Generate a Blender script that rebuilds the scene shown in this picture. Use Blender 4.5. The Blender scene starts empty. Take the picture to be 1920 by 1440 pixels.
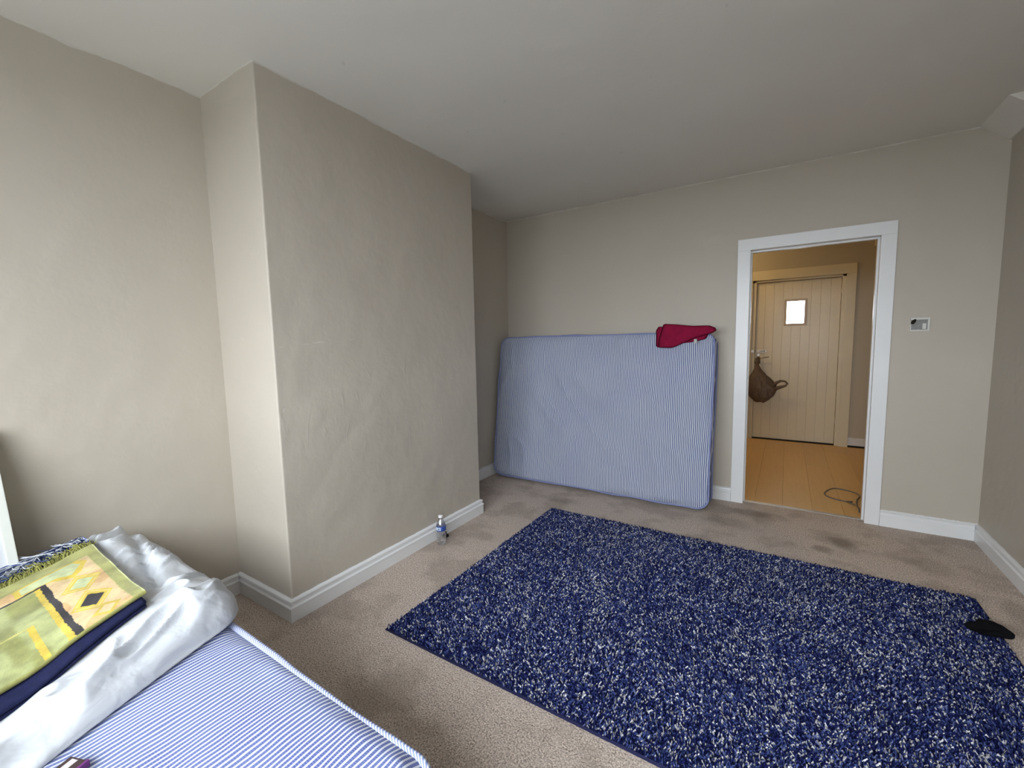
import bpy, bmesh, math, random
import numpy as np
from mathutils import Vector, Matrix

random.seed(7)
rng = np.random.default_rng(7)
SC = bpy.context.scene
COL = SC.collection

# ------------------------------------------------------------------ camera, sky, exposure
CAM_H = 1.33
yaw, pit, rol, F_PX = 0.5694, 0.0973, -0.0204, 803.68
fw = Vector((-math.sin(yaw) * math.cos(pit), math.cos(yaw) * math.cos(pit), -math.sin(pit)))
rt = Vector((math.cos(yaw), math.sin(yaw), 0))
up = rt.cross(fw)
r2 = rt * math.cos(rol) + up * math.sin(rol)
u2 = -rt * math.sin(rol) + up * math.cos(rol)
cam_d = bpy.data.cameras.new('camera')
cam_d.sensor_fit = 'HORIZONTAL'
cam_d.sensor_width = 36.0
cam_d.lens = F_PX / 1920 * 36
cam_d.clip_start = 0.02
cam = bpy.data.objects.new('camera', cam_d)
COL.objects.link(cam)
cam.matrix_world = Matrix(((r2.x, u2.x, -fw.x, 0), (r2.y, u2.y, -fw.y, 0), (r2.z, u2.z, -fw.z, CAM_H), (0, 0, 0, 1)))
SC.camera = cam

world = bpy.data.worlds.new('overcast_sky')
SC.world = world
world.use_nodes = True
wn = world.node_tree
wn.nodes.clear()
w_out = wn.nodes.new('ShaderNodeOutputWorld')
w_bg = wn.nodes.new('ShaderNodeBackground')
w_tc = wn.nodes.new('ShaderNodeTexCoord')
w_sp = wn.nodes.new('ShaderNodeSeparateXYZ')
w_rp = wn.nodes.new('ShaderNodeMapRange')          # overcast sky: brighter towards the zenith
w_rp.inputs['From Min'].default_value = 0.0
w_rp.inputs['From Max'].default_value = 1.0
w_rp.inputs['To Min'].default_value = 7.4
w_rp.inputs['To Max'].default_value = 12.0
w_bg.inputs['Color'].default_value = (0.88, 0.94, 1.0, 1)
wn.links.new(w_tc.outputs['Generated'], w_sp.inputs[0])
wn.links.new(w_sp.outputs['Z'], w_rp.inputs['Value'])
wn.links.new(w_rp.outputs['Result'], w_bg.inputs['Strength'])
wn.links.new(w_bg.outputs[0], w_out.inputs[0])

SC.view_settings.view_transform = 'Standard'
SC.view_settings.look = 'None'
SC.view_settings.exposure = 0.84
SC.view_settings.gamma = 1.0
SC.view_settings.use_curve_mapping = False
SC.cycles.diffuse_bounces = 8
SC.cycles.max_bounces = 14

# the room's measures, in metres
XL, XR = -2.475, 1.075
XC, Y1, Y2 = -1.9813, 1.073, 2.598          # chimney breast
YF, YB = 3.819, -0.82                       # far wall, window wall
H = 2.563
DL, DR, DT = -0.257, 0.512, 1.99            # doorway
YH = 6.391                                  # hall end wall
HXL, HXR = -1.5, 1.25
WX0, WX1, WZ0, WZ1 = -2.00, 0.78, 0.92, 2.34   # window opening

# portal: guides the sampling of the daylight that enters by the window
pl = bpy.data.lights.new('window_portal', 'AREA')
pl.shape = 'RECTANGLE'
pl.size, pl.size_y = WX1 - WX0, WZ1 - WZ0
pl.cycles.is_portal = True
po = bpy.data.objects.new('window_portal', pl)
COL.objects.link(po)
po.location = ((WX0 + WX1) / 2, YB - 0.14, (WZ0 + WZ1) / 2)
po.rotation_euler = (math.radians(90), 0, 0)


# ------------------------------------------------------------------ helpers
def tag(o, label=None, cat=None, group=None, kind=None):
    if label: o['label'] = label
    if cat: o['category'] = cat
    if group: o['group'] = group
    if kind: o['kind'] = kind
    return o


def link(name, me, m=None, parent=None, smooth=False):
    o = bpy.data.objects.new(name, me)
    COL.objects.link(o)
    if m is not None and not me.materials:
        me.materials.append(m)
    if smooth:
        me.polygons.foreach_set('use_smooth', [True] * len(me.polygons))
    if parent is not None:
        o.parent = parent
    return o


def empty(name, loc=(0, 0, 0), rz=0.0):
    o = bpy.data.objects.new(name, None)
    COL.objects.link(o)
    o.location = loc
    o.rotation_euler = (0, 0, rz)
    return o


def bm_obj(name, bm, m, parent=None, smooth=False):
    me = bpy.data.meshes.new(name)
    bmesh.ops.recalc_face_normals(bm, faces=bm.faces)
    bm.to_mesh(me)
    bm.free()
    return link(name, me, m, parent, smooth)


def add_box(bm, x0, x1, y0, y1, z0, z1, bev=0.0, mtx=None):
    vs = [bm.verts.new((x, y, z)) for x in (x0, x1) for y in (y0, y1) for z in (z0, z1)]
    fs = [bm.faces.new([vs[i] for i in q]) for q in
          ((0, 1, 3, 2), (4, 6, 7, 5), (0, 4, 5, 1), (2, 3, 7, 6), (0, 2, 6, 4), (1, 5, 7, 3))]
    if mtx is not None:
        for v in vs: v.co = mtx @ v.co
    if bev > 0:
        es = list({e for f in fs for e in f.edges})
        bmesh.ops.bevel(bm, geom=es, offset=bev, segments=2, profile=0.7, affect='EDGES')
    return vs


def box(name, x0, x1, y0, y1, z0, z1, m, parent=None, bev=0.0, mtx=None):
    bm = bmesh.new()
    add_box(bm, x0, x1, y0, y1, z0, z1, bev, mtx)
    return bm_obj(name, bm, m, parent)


def boxes(name, lst, m, parent=None, bev=0.0):
    bm = bmesh.new()
    for b in lst: add_box(bm, *b, bev=bev)
    return bm_obj(name, bm, m, parent)


def tube_mesh(name, pts, r, n=8, closed=False, caps=True):
    pts = [Vector(p) for p in pts]
    rr = r if hasattr(r, '__len__') else [r] * len(pts)
    bm = bmesh.new()
    rings = []
    N = len(pts)
    prev = None
    for i, p in enumerate(pts):
        a = pts[(i - 1) % N] if (closed or i > 0) else p
        b = pts[(i + 1) % N] if (closed or i < N - 1) else p
        t = (b - a).normalized()
        if prev is None:
            ref = Vector((0, 0, 1)) if abs(t.z) < 0.9 else Vector((1, 0, 0))
            nrm = t.cross(ref).normalized()
        else:
            nrm = (prev - t * prev.dot(t)).normalized()
        prev = nrm
        bn = t.cross(nrm)
        rings.append([bm.verts.new(p + (nrm * math.cos(k * 2 * math.pi / n) + bn * math.sin(k * 2 * math.pi / n)) * rr[i]) for k in range(n)])
    for i in range(N if closed else N - 1):
        A, B = rings[i], rings[(i + 1) % N]
        for k in range(n):
            bm.faces.new((A[k], A[(k + 1) % n], B[(k + 1) % n], B[k]))
    if caps and not closed:
        bm.faces.new(rings[0]); bm.faces.new(rings[-1])
    me = bpy.data.meshes.new(name)
    bmesh.ops.recalc_face_normals(bm, faces=bm.faces)
    bm.to_mesh(me); bm.free()
    return me


def tube(name, pts, r, m, parent=None, n=8, closed=False):
    return link(name, tube_mesh(name, pts, r, n, closed), m, parent, True)


def lathe(name, prof, m, parent=None, n=24, cap=True):
    bm = bmesh.new()
    rings = [[bm.verts.new((r * math.cos(k * 2 * math.pi / n), r * math.sin(k * 2 * math.pi / n), z)) for k in range(n)] for r, z in prof]
    for A, B in zip(rings, rings[1:]):
        for k in range(n):
            bm.faces.new((A[k], A[(k + 1) % n], B[(k + 1) % n], B[k]))
    if cap:
        bm.faces.new(rings[0]); bm.faces.new(rings[-1])
    return bm_obj(name, bm, m, parent, True)


def grid_mesh(name, X, Y, Z, color=None, wrap=False):
    """a mesh from three 2-D arrays of coordinates"""
    ny, nx = X.shape
    co = np.stack([X, Y, Z], -1).reshape(-1, 3)
    idx = np.arange(nx * ny).reshape(ny, nx)
    f = np.stack([idx[:-1, :-1], idx[:-1, 1:], idx[1:, 1:], idx[1:, :-1]], -1).reshape(-1, 4)
    me = bpy.data.meshes.new(name)
    me.from_pydata(co.tolist(), [], f.tolist())
    if color is not None:
        at = me.color_attributes.new('dye', 'FLOAT_COLOR', 'POINT')
        c = np.concatenate([color.reshape(-1, 3), np.ones((nx * ny, 1))], 1)
        at.data.foreach_set('color', c.astype(np.float32).ravel())
    return me


def vnoise(x, y, seed=0):
    """smooth value noise in [0,1], vectorised"""
    x = np.asarray(x, float); y = np.asarray(y, float)
    xi = np.floor(x).astype(np.int64); yi = np.floor(y).astype(np.int64)
    xf = x - xi; yf = y - yi
    xf = xf * xf * xf * (xf * (xf * 6 - 15) + 10); yf = yf * yf * yf * (yf * (yf * 6 - 15) + 10)

    def h(i, j):
        n = (i * 374761393 + j * 668265263 + seed * 974634777) & 0xFFFFFFFF
        n = ((n ^ (n >> 13)) * 1274126177) & 0xFFFFFFFF
        return ((n ^ (n >> 16)) & 0xFFFF) / 65535.0
    a = h(xi, yi) * (1 - xf) + h(xi + 1, yi) * xf
    b = h(xi, yi + 1) * (1 - xf) + h(xi + 1, yi + 1) * xf
    return a * (1 - yf) + b * yf


def sstep(a, b, x):
    t = np.clip((x - a) / (b - a), 0, 1)
    return t * t * (3 - 2 * t)


# ------------------------------------------------------------------ materials
class NT:
    """small node-tree writer"""
    def __init__(self, name, rough=0.6, spec=0.3):
        self.m = bpy.data.materials.new(name)
        self.m.use_nodes = True
        self.t = self.m.node_tree
        self.b = self.t.nodes['Principled BSDF']
        self.b.inputs['Roughness'].default_value = rough
        self.b.inputs['Specular IOR Level'].default_value = spec
        self._tc = None

    def n(self, typ, **kw):
        nd = self.t.nodes.new(typ)
        for k, v in kw.items(): setattr(nd, k, v)
        return nd

    def co(self, kind='Object'):
        if self._tc is None: self._tc = self.n('ShaderNodeTexCoord')
        return self._tc.outputs[kind]

    def set(self, sock, v):
        if hasattr(v, 'is_output') or isinstance(v, bpy.types.NodeSocket): self.t.links.new(v, sock)
        else: sock.default_value = v

    def mapping(self, v, scale=(1, 1, 1), loc=(0, 0, 0)):
        nd = self.n('ShaderNodeMapping')
        self.t.links.new(v, nd.inputs[0])
        nd.inputs['Scale'].default_value = scale
        nd.inputs['Location'].default_value = loc
        return nd.outputs[0]

    def noise(self, vec, scale=5, detail=3, rough=0.5, dist=0.0):
        nd = self.n('ShaderNodeTexNoise')
        self.t.links.new(vec, nd.inputs['Vector'])
        nd.inputs['Scale'].default_value = scale
        nd.inputs['Detail'].default_value = detail
        nd.inputs['Roughness'].default_value = rough
        nd.inputs['Distortion'].default_value = dist
        return nd.outputs['Fac']

    def math(self, op, a, b=0.0, clamp=False):
        nd = self.n('ShaderNodeMath', operation=op, use_clamp=clamp)
        self.set(nd.inputs[0], a); self.set(nd.inputs[1], b)
        return nd.outputs[0]

    def ramp(self, v, a, b, to0=0.0, to1=1.0):
        nd = self.n('ShaderNodeMapRange', interpolation_type='SMOOTHSTEP')
        self.set(nd.inputs['Value'], v)
        for k, x in (('From Min', a), ('From Max', b), ('To Min', to0), ('To Max', to1)):
            nd.inputs[k].default_value = x
        return nd.outputs['Result']

    def mix(self, f, a, b):
        nd = self.n('ShaderNodeMix', data_type='RGBA')
        self.set(nd.inputs[0], f)
        for s, v in ((nd.inputs[6], a), (nd.inputs[7], b)):
            if isinstance(v, (tuple, list)): s.default_value = (*v[:3], 1)
            else: self.t.links.new(v, s)
        return nd.outputs[2]

    def sep(self, v):
        nd = self.n('ShaderNodeSeparateXYZ')
        self.t.links.new(v, nd.inputs[0])
        return nd.outputs

    def color(self, c):
        if isinstance(c, (tuple, list)): self.b.inputs['Base Color'].default_value = (*c[:3], 1)
        else: self.t.links.new(c, self.b.inputs['Base Color'])

    def bump(self, h, strength=0.3, dist=0.01):
        nd = self.n('ShaderNodeBump')
        nd.inputs['Strength'].default_value = strength
        nd.inputs['Distance'].default_value = dist
        self.t.links.new(h, nd.inputs['Height'])
        self.t.links.new(nd.outputs[0], self.b.inputs['Normal'])


def simple(name, c, rough=0.5, spec=0.4, var=0.08, scale=30, metal=0.0, bump=0.0, bscale=200):
    w = NT(name, rough, spec)
    nz = w.noise(w.co(), scale, 3)
    w.color(w.mix(nz, tuple(x * (1 - var) for x in c), tuple(min(1, x * (1 + var)) for x in c)))
    w.b.inputs['Metallic'].default_value = metal
    if bump: w.bump(w.noise(w.co(), bscale, 2), bump, 0.002)
    return w.m


WALL = (0.485, 0.441, 0.375)
CEIL = (0.76, 0.74, 0.69)


def wall_paint(name, base=WALL, splash=True, crack=False):
    w = NT(name, 0.48, 0.35)
    co = w.co()
    big = w.noise(co, 1.3, 3)
    c = w.mix(big, tuple(x * 0.965 for x in base), tuple(x * 1.035 for x in base))
    s = w.sep(co)
    # ceiling white cut in unevenly along the top of the wall
    wob = w.noise(w.mapping(co, (6, 6, 0.5)), 1.0, 4, 0.6)
    edge = w.math('ADD', s['Z'], w.math('MULTIPLY', wob, 0.034))
    c = w.mix(w.ramp(edge, H + 0.0105, H + 0.0145), c, (0.62, 0.60, 0.56))
    if splash:   # skirting gloss spread on to the wall above the skirting
        wob2 = w.noise(w.mapping(co, (22, 22, 22)), 1.0, 3, 0.65)
        e2 = w.math('SUBTRACT', s['Z'], w.math('MULTIPLY', wob2, 0.02))
        c = w.mix(w.ramp(e2, 0.1025, 0.1045, 1, 0), c, (0.66, 0.66, 0.66))
    # small pale chips
    chip = w.noise(co, 34, 1, 0.3)
    c = w.mix(w.ramp(chip, 0.835, 0.845, 0, 0.4), c, (0.66, 0.65, 0.62))
    hgt = w.math('ADD', w.math('MULTIPLY', w.noise(co, 2.2, 3, 0.5), 2.6), w.math('MULTIPLY', w.noise(co, 9, 3, 0.55), 0.5))
    hgt = w.math('ADD', hgt, w.math('MULTIPLY', w.noise(w.mapping(co, (60, 60, 30)), 1, 2), 0.05))
    if crack:    # filled hairline crack rising along the breast, plaster blisters below it
        line = w.math('ADD', w.math('ADD', 1.33, w.math('MULTIPLY', w.math('SUBTRACT', s['Y'], 1.12), 0.09)),
                      w.math('MULTIPLY', w.math('SUBTRACT', w.noise(w.mapping(co, (1, 9, 1)), 1, 4, 0.6), 0.5), 0.05))
        dd = w.math('ABSOLUTE', w.math('SUBTRACT', s['Z'], line))
        brk = w.ramp(w.noise(w.mapping(co, (1, 7, 1), (3, 1, 2)), 1, 3), 0.45, 0.55)
        msk = w.math('MULTIPLY', w.math('MULTIPLY', w.ramp(dd, 0.0008, 0.004, 1, 0), brk), w.ramp(s['Y'], 1.5, 1.85, 1, 0))
        c = w.mix(w.math('MULTIPLY', msk, 0.55), c, (0.70, 0.68, 0.63))
        hgt = w.math('ADD', hgt, w.math('MULTIPLY', msk, -0.15))
        bl = w.ramp(w.noise(w.mapping(co, (9, 24, 8)), 1, 2, 0.4, 0.6), 0.62, 0.80)
        reg = w.math('MULTIPLY', w.ramp(s['Z'], 0.55, 0.75), w.ramp(s['Z'], 1.15, 1.35, 1, 0))
        hgt = w.math('ADD', hgt, w.math('MULTIPLY', w.math('MULTIPLY', bl, reg), 0.14))
    w.color(c)
    w.bump(hgt, 0.55, 0.012)
    return w.m


M_wall = wall_paint('taupe_wall_paint')
M_wall_crack = wall_paint('taupe_wall_paint_cracked', crack=True)
M_hallwall = wall_paint('hall_wall_paint', (0.46, 0.41, 0.32))


def ceiling_paint():
    w = NT('ceiling_paint', 0.7, 0.2)
    co = w.co()
    c = w.mix(w.noise(co, 1.1, 4), tuple(x * 0.96 for x in CEIL), tuple(x * 1.03 for x in CEIL))
    c = w.mix(w.ramp(w.noise(w.mapping(co, (1, 1, 1), (5, 5, 5)), 14, 1, 0.3), 0.78, 0.80, 0, 0.25), c, (0.5, 0.48, 0.44))
    w.color(c)
    w.bump(w.math('ADD', w.math('MULTIPLY', w.noise(co, 1.6, 2), 3.0), w.math('MULTIPLY', w.noise(co, 12, 3), 0.35)), 0.5, 0.012)
    return w.m


M_ceil = ceiling_paint()


def gloss_white(name='white_gloss_paint', c=(0.78, 0.79, 0.80)):
    w = NT(name, 0.32, 0.5)
    co = w.co()
    col = w.mix(w.noise(co, 6, 4), tuple(x * 0.93 for x in c), c)
    # scuffs and chipped flecks
    ch = w.noise(w.mapping(co, (40, 40, 55)), 1, 2, 0.5)
    col = w.mix(w.ramp(ch, 0.77, 0.80, 0, 0.6), col, (0.36, 0.33, 0.29))
    w.color(col)
    w.bump(w.noise(w.mapping(co, (25, 25, 25)), 1, 2), 0.25, 0.004)
    return w.m


M_white = gloss_white()
M_cream = gloss_white('cream_gloss_paint', (0.68, 0.61, 0.455))


def carpet():
    w = NT('beige_carpet', 0.95, 0.05)
    co = w.co()
    pile = w.noise(co, 165, 3, 0.75)
    mid = w.noise(co, 34, 4, 0.7)
    big = w.noise(co, 3.4, 4, 0.6)
    c = w.mix(w.ramp(pile, 0.36, 0.64), (0.22, 0.178, 0.148), (0.88, 0.75, 0.66))
    c = w.mix(w.ramp(mid, 0.40, 0.62, 0, 0.40), c, (0.64, 0.555, 0.49))
    c = w.mix(w.ramp(big, 0.47, 0.62, 0, 0.40), c, (0.27, 0.22, 0.18))
    s = w.sep(co)
    warp = w.math('MULTIPLY', w.math('SUBTRACT', w.noise(co, 9, 3), 0.5), 0.09)
    for (x, y, rx, ry, k) in ((0.345, 3.36, 0.085, 0.10, 0.75), (0.235, 3.20, 0.075, 0.07, 0.65), (-0.20, 3.62, 0.16, 0.10, 0.55),
                              (-0.10, 3.55, 0.10, 0.16, 0.4), (-0.33, 3.35, 0.20, 0.12, 0.4), (0.75, 3.25, 0.12, 0.16, 0.35), (0.98, 2.9, 0.08, 0.16, 0.45),
                              (-1.72, 2.28, 0.12, 0.08, 0.4), (-1.55, 3.15, 0.2, 0.08, 0.35)):
        dx = w.math('DIVIDE', w.math('SUBTRACT', w.math('ADD', s['X'], warp), x), rx)
        dy = w.math('DIVIDE', w.math('SUBTRACT', w.math('SUBTRACT', s['Y'], warp), y), ry)
        d = w.math('SQRT', w.math('ADD', w.math('MULTIPLY', dx, dx), w.math('MULTIPLY', dy, dy)))
        c = w.mix(w.ramp(d, 0.35, 1.1, k * 0.8, 0), c, (0.17, 0.14, 0.105))
    w.color(c)
    w.bump(w.math('ADD', pile, w.math('MULTIPLY', mid, 0.8)), 0.9, 0.006)
    return w.m


M_carpet = carpet()


def ticking(name, axis='X', pitch=0.0132, white=(0.66, 0.70, 0.77), b1=(0.10, 0.125, 0.36), b2=(0.29, 0.33, 0.52), b3=(0.17, 0.21, 0.42)):
    """blue and white woven mattress ticking, stripes across the mattress"""
    w = NT(name, 0.75, 0.15)
    co = w.co()
    s = w.sep(co)
    warp = w.math('ADD', w.math('MULTIPLY', w.math('SUBTRACT', w.noise(w.mapping(co, (5, 3, 5)), 1, 2), 0.5), 0.024),
                  w.math('MULTIPLY', w.math('SUBTRACT', w.noise(w.mapping(co, (16, 9, 16)), 1, 2), 0.5), 0.010))
    x = w.math('ADD', s[axis], warp)
    ph = w.math('FRACT', w.math('DIVIDE', x, pitch))
    tri = w.math('ABSOLUTE', w.math('SUBTRACT', ph, 0.5))           # 0 in the middle of the white stripe
    dots = w.ramp(w.math('SINE', w.math('MULTIPLY', s['Y'], 1100.0)), -0.3, 0.6, 0, 0.5)
    blue = w.mix(dots, b1, b2)
    blue = w.mix(w.ramp(w.noise(co, 4, 3), 0.3, 0.7), blue, b3)
    c = w.mix(w.ramp(tri, 0.15, 0.24), white, blue)
    w.color(c)
    w.bump(w.math('ADD', w.noise(w.mapping(co, (9, 4, 9)), 1, 3), w.math('MULTIPLY', w.noise(co, 60, 2), 0.12)), 0.45, 0.02)
    return w.m


M_tick = ticking('blue_striped_ticking')
M_tick_old = ticking('faded_striped_ticking', white=(0.62, 0.66, 0.72), b1=(0.10, 0.13, 0.28), b2=(0.24, 0.28, 0.42), b3=(0.16, 0.19, 0.31))


def piping_mat():
    w = NT('striped_piping', 0.7, 0.2)
    s = w.sep(w.co())
    k = w.math('SINE', w.math('MULTIPLY', w.math('ADD', w.math('ADD', s['X'], s['Y']), w.math('MULTIPLY', s['Z'], 1.4)), 620.0))
    w.color(w.mix(w.ramp(k, -0.2, 0.4), (0.24, 0.29, 0.56), (0.68, 0.72, 0.80)))
    return w.m


M_pipe = piping_mat()
M_pipe_blue = simple('blue_piping', (0.22, 0.25, 0.44), 0.7, 0.2, 0.12)


def dyed(name, rough=0.85, var=0.12, nscale=40, bump=0.4, bscale=260, sheen=0.0):
    w = NT(name, rough, 0.1)
    at = w.n('ShaderNodeAttribute', attribute_name='dye')
    nz = w.noise(w.co(), nscale, 4, 0.6)
    mul = w.n('ShaderNodeMix', data_type='RGBA', blend_type='MULTIPLY')
    mul.inputs[0].default_value = 1.0
    w.t.links.new(at.outputs['Color'], mul.inputs[6])
    g = w.ramp(nz, 0.25, 0.75, 1 - var * 1.6, 1.0 + var * 0.6)
    cmb = w.n('ShaderNodeCombineXYZ')
    for i in range(3): w.t.links.new(g, cmb.inputs[i])
    w.t.links.new(cmb.outputs[0], mul.inputs[7])
    w.color(mul.outputs[2])
    if sheen: w.b.inputs['Sheen Weight'].default_value = sheen
    if bump: w.bump(w.noise(w.co(), bscale, 2), bump, 0.003)
    return w.m


M_dye = dyed('dyed_yarn', bump=0)
M_prayer = dyed('velvet_prayer_mat', 0.8, 0.22, 16, 0.35, 240, 0.25)
M_navy = simple('navy_velvet', (0.011, 0.014, 0.050), 0.8, 0.15, 0.4, 60, bump=0.4, bscale=400)
M_duvet = NT('white_duvet_cotton', 0.7, 0.2)
_w = M_duvet
_w.color(_w.mix(_w.noise(_w.co(), 5, 3), (0.57, 0.60, 0.645), (0.63, 0.655, 0.69)))
_w.bump(_w.math('ADD', _w.math('MULTIPLY', _w.noise(_w.mapping(_w.co(), (14, 9, 14)), 1, 3, 0.5, 0.5), 1.0), _w.math('MULTIPLY', _w.noise(_w.co(), 30, 2, 0.5), 0.12)), 0.5, 0.02)
M_duvet = _w.m
M_red = simple('crimson_fleece', (0.23, 0.010, 0.042), 0.95, 0.05, 0.25, 25, bump=0.5, bscale=160)
M_black = simple('black_fabric', (0.006, 0.006, 0.007), 0.95, 0.05, 0.3, 60)
M_blackpl = simple('black_plastic', (0.01, 0.01, 0.01), 0.4, 0.4)
M_metal = simple('worn_steel', (0.55, 0.52, 0.46), 0.35, 0.5, 0.15, 40, metal=0.9)
M_alu = simple('aluminium_strip', (0.80, 0.80, 0.80), 0.28, 0.5, 0.06, 20, metal=0.85)
M_dark = simple('dark_gap', (0.02, 0.018, 0.016), 0.9, 0.1)
M_grey = simple('grey_plaster', (0.27, 0.27, 0.265), 0.85, 0.2, 0.3, 60)
M_plastic = simple('white_switch_plastic', (0.62, 0.62, 0.58), 0.35, 0.5, 0.1, 40)
M_upvc = simple('white_window_plastic', (0.80, 0.81, 0.82), 0.3, 0.5, 0.03)
M_cable = simple('grey_cable_sheath', (0.13, 0.11, 0.09), 0.5, 0.4)
M_pave = simple('concrete_paving', (0.17, 0.17, 0.16), 0.9, 0.2, 0.15, 2)
M_divan = simple('grey_divan_fabric', (0.22, 0.22, 0.24), 0.9, 0.1, 0.12, 90, bump=0.3)
M_bag = NT('brown_carrier_bag', 0.42, 0.4)
_w = M_bag
_w.color(_w.mix(_w.noise(_w.mapping(_w.co(), (14, 14, 6)), 1, 3, 0.5, 0.8), (0.085, 0.058, 0.042), (0.20, 0.15, 0.115)))
_w.bump(_w.noise(_w.mapping(_w.co(), (30, 30, 10)), 1, 3, 0.6, 1.0), 0.8, 0.02)
M_bag = _w.m


def clear_mat(name, tint=(1, 1, 1), gloss=0.12, rough=0.05, base=0.03):
    m = bpy.data.materials.new(name)
    m.use_nodes = True
    t = m.node_tree
    t.nodes.clear()
    out = t.nodes.new('ShaderNodeOutputMaterial')
    mx = t.nodes.new('ShaderNodeMixShader')
    tr = t.nodes.new('ShaderNodeBsdfTransparent')
    gl = t.nodes.new('ShaderNodeBsdfGlossy')
    lw = t.nodes.new('ShaderNodeLayerWeight')
    mp = t.nodes.new('ShaderNodeMapRange')
    tr.inputs[0].default_value = (*tint, 1)
    gl.inputs['Roughness'].default_value = rough
    lw.inputs['Blend'].default_value = 0.25
    mp.inputs['To Min'].default_value = base
    mp.inputs['To Max'].default_value = gloss + 0.35
    t.links.new(lw.outputs['Facing'], mp.inputs['Value'])
    t.links.new(mp.outputs['Result'], mx.inputs[0])
    t.links.new(tr.outputs[0], mx.inputs[1])
    t.links.new(gl.outputs[0], mx.inputs[2])
    t.links.new(mx.outputs[0], out.inputs[0])
    return m


M_glass = clear_mat('window_glass')
M_bottle = clear_mat('clear_bottle_plastic', (0.90, 0.92, 0.95), 0.55, 0.22, 0.24)
M_film = NT('thin_polythene', 0.35, 0.5)
M_film.color((0.62, 0.63, 0.63))
M_film.b.inputs['Alpha'].default_value = 0.75
M_film.bump(M_film.noise(M_film.mapping(M_film.co(), (20, 20, 9)), 1, 3, 0.6, 1.0), 0.8, 0.02)
M_film = M_film.m


def frosted():
    w = NT('obscured_door_glass', 0.25, 0.5)
    w.b.inputs['Transmission Weight'].default_value = 1.0
    w.b.inputs['IOR'].default_value = 1.2
    w.color((0.97, 0.98, 1.0))
    w.bump(w.noise(w.co(), 45, 3, 0.6), 0.5, 0.004)
    return w.m


M_frost = frosted()


def laminate():
    w = NT('beech_laminate', 0.42, 0.4)
    co = w.co()
    oi = w.n('ShaderNodeObjectInfo')
    gr = w.noise(w.mapping(co, (30, 2.2, 30)), 1, 4, 0.6, 0.6)
    c = w.mix(gr, (0.56, 0.33, 0.11), (0.70, 0.46, 0.18))
    c = w.mix(w.math('MULTIPLY', oi.outputs['Random'], 0.35), c, (0.52, 0.32, 0.14))
    w.color(c)
    return w.m


M_lam = laminate()


# ------------------------------------------------------------------ the room shell
def struct(o): return tag(o, kind='structure')


T = 0.14
struct(box('floor', XL - T, XR + T, YB - 0.2, YF + 0.055, -0.12, 0.0, M_carpet))
struct(box('ceiling', XL - T, XR + T, YB - 0.2, YF, H, H + 0.15, M_ceil))
struct(box('wall_left', XL - T, XL, YB - 0.2, YF, 0, H, M_wall))
struct(box('wall_right', XR, XR + T, YB - 0.2, YF, 0, H, M_wall))
# chimney breast, with a softly rounded plaster arris
bm = bmesh.new()
prof = []
rr_ = 0.008
for cx, cy, a0 in ((XC - rr_, Y1 + rr_, -90), (XC - rr_, Y2 - rr_, 0)):
    for k in range(5):
        a = math.radians(a0 + k * 22.5)
        prof.append((cx + rr_ * math.cos(a), cy + rr_ * math.sin(a)))
prof = [(XL, Y1)] + prof + [(XL, Y2)]
NZ = 14
rings = []
for j in range(NZ + 1):
    z = H * j / NZ
    rings.append([bm.verts.new((x, y, z)) for x, y in prof])
for A, B in zip(rings, rings[1:]):
    for k in range(len(prof) - 1):
        bm.faces.new((A[k], A[k + 1], B[k + 1], B[k]))
struct(bm_obj('wall_chimney_breast', bm, M_wall_crack))
# far wall with the doorway
struct(boxes('wall_far', [(XL - T, DL - 0.03, YF, YF + 0.12, 0, H + .1), (DR + 0.03, HXR + 0.2, YF, YF + 0.12, 0, H + .1),
                          (DL - 0.03, DR + 0.03, YF, YF + 0.12, DT + 0.03, H + .1)], M_wall))
# window wall
struct(boxes('wall_window', [(XL, WX0, YB - 0.2, YB, 0, H), (WX1, XR, YB - 0.2, YB, 0, H),
                             (WX0, WX1, YB - 0.2, YB, 0, WZ0), (WX0, WX1, YB - 0.2, YB, WZ1, H)], M_wall))
# boxed-in corner where ceiling meets right wall
bm = bmesh.new()
sec = ((0.935, H), (XR, H), (XR, 2.455), (1.062, 2.455))
A = [bm.verts.new((x, 3.41, z)) for x, z in sec]
B = [bm.verts.new((x, YF, z)) for x, z in sec]
bm.faces.new(A); bm.faces.new(B)
for k in range(4): bm.faces.new((A[k], A[(k + 1) % 4], B[(k + 1) % 4], B[k]))
struct(bm_obj('trim_1', bm, M_ceil))

# skirting boards: moulded profile (offset from wall, height)
SK = [(0, 0), (0.017, 0), (0.0175, 0.066), (0.021, 0.0685), (0.0205, 0.073), (0.0125, 0.079), (0.0115, 0.094), (0.0155, 0.098),
      (0.0135, 0.104), (0.006, 0.109), (0, 0.1105)]
SK_FLAT = [(0, 0), (0.016, 0), (0.0165, 0.078), (0.0135, 0.081), (0.0135, 0.094), (0.006, 0.1), (0, 0.101)]


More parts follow.
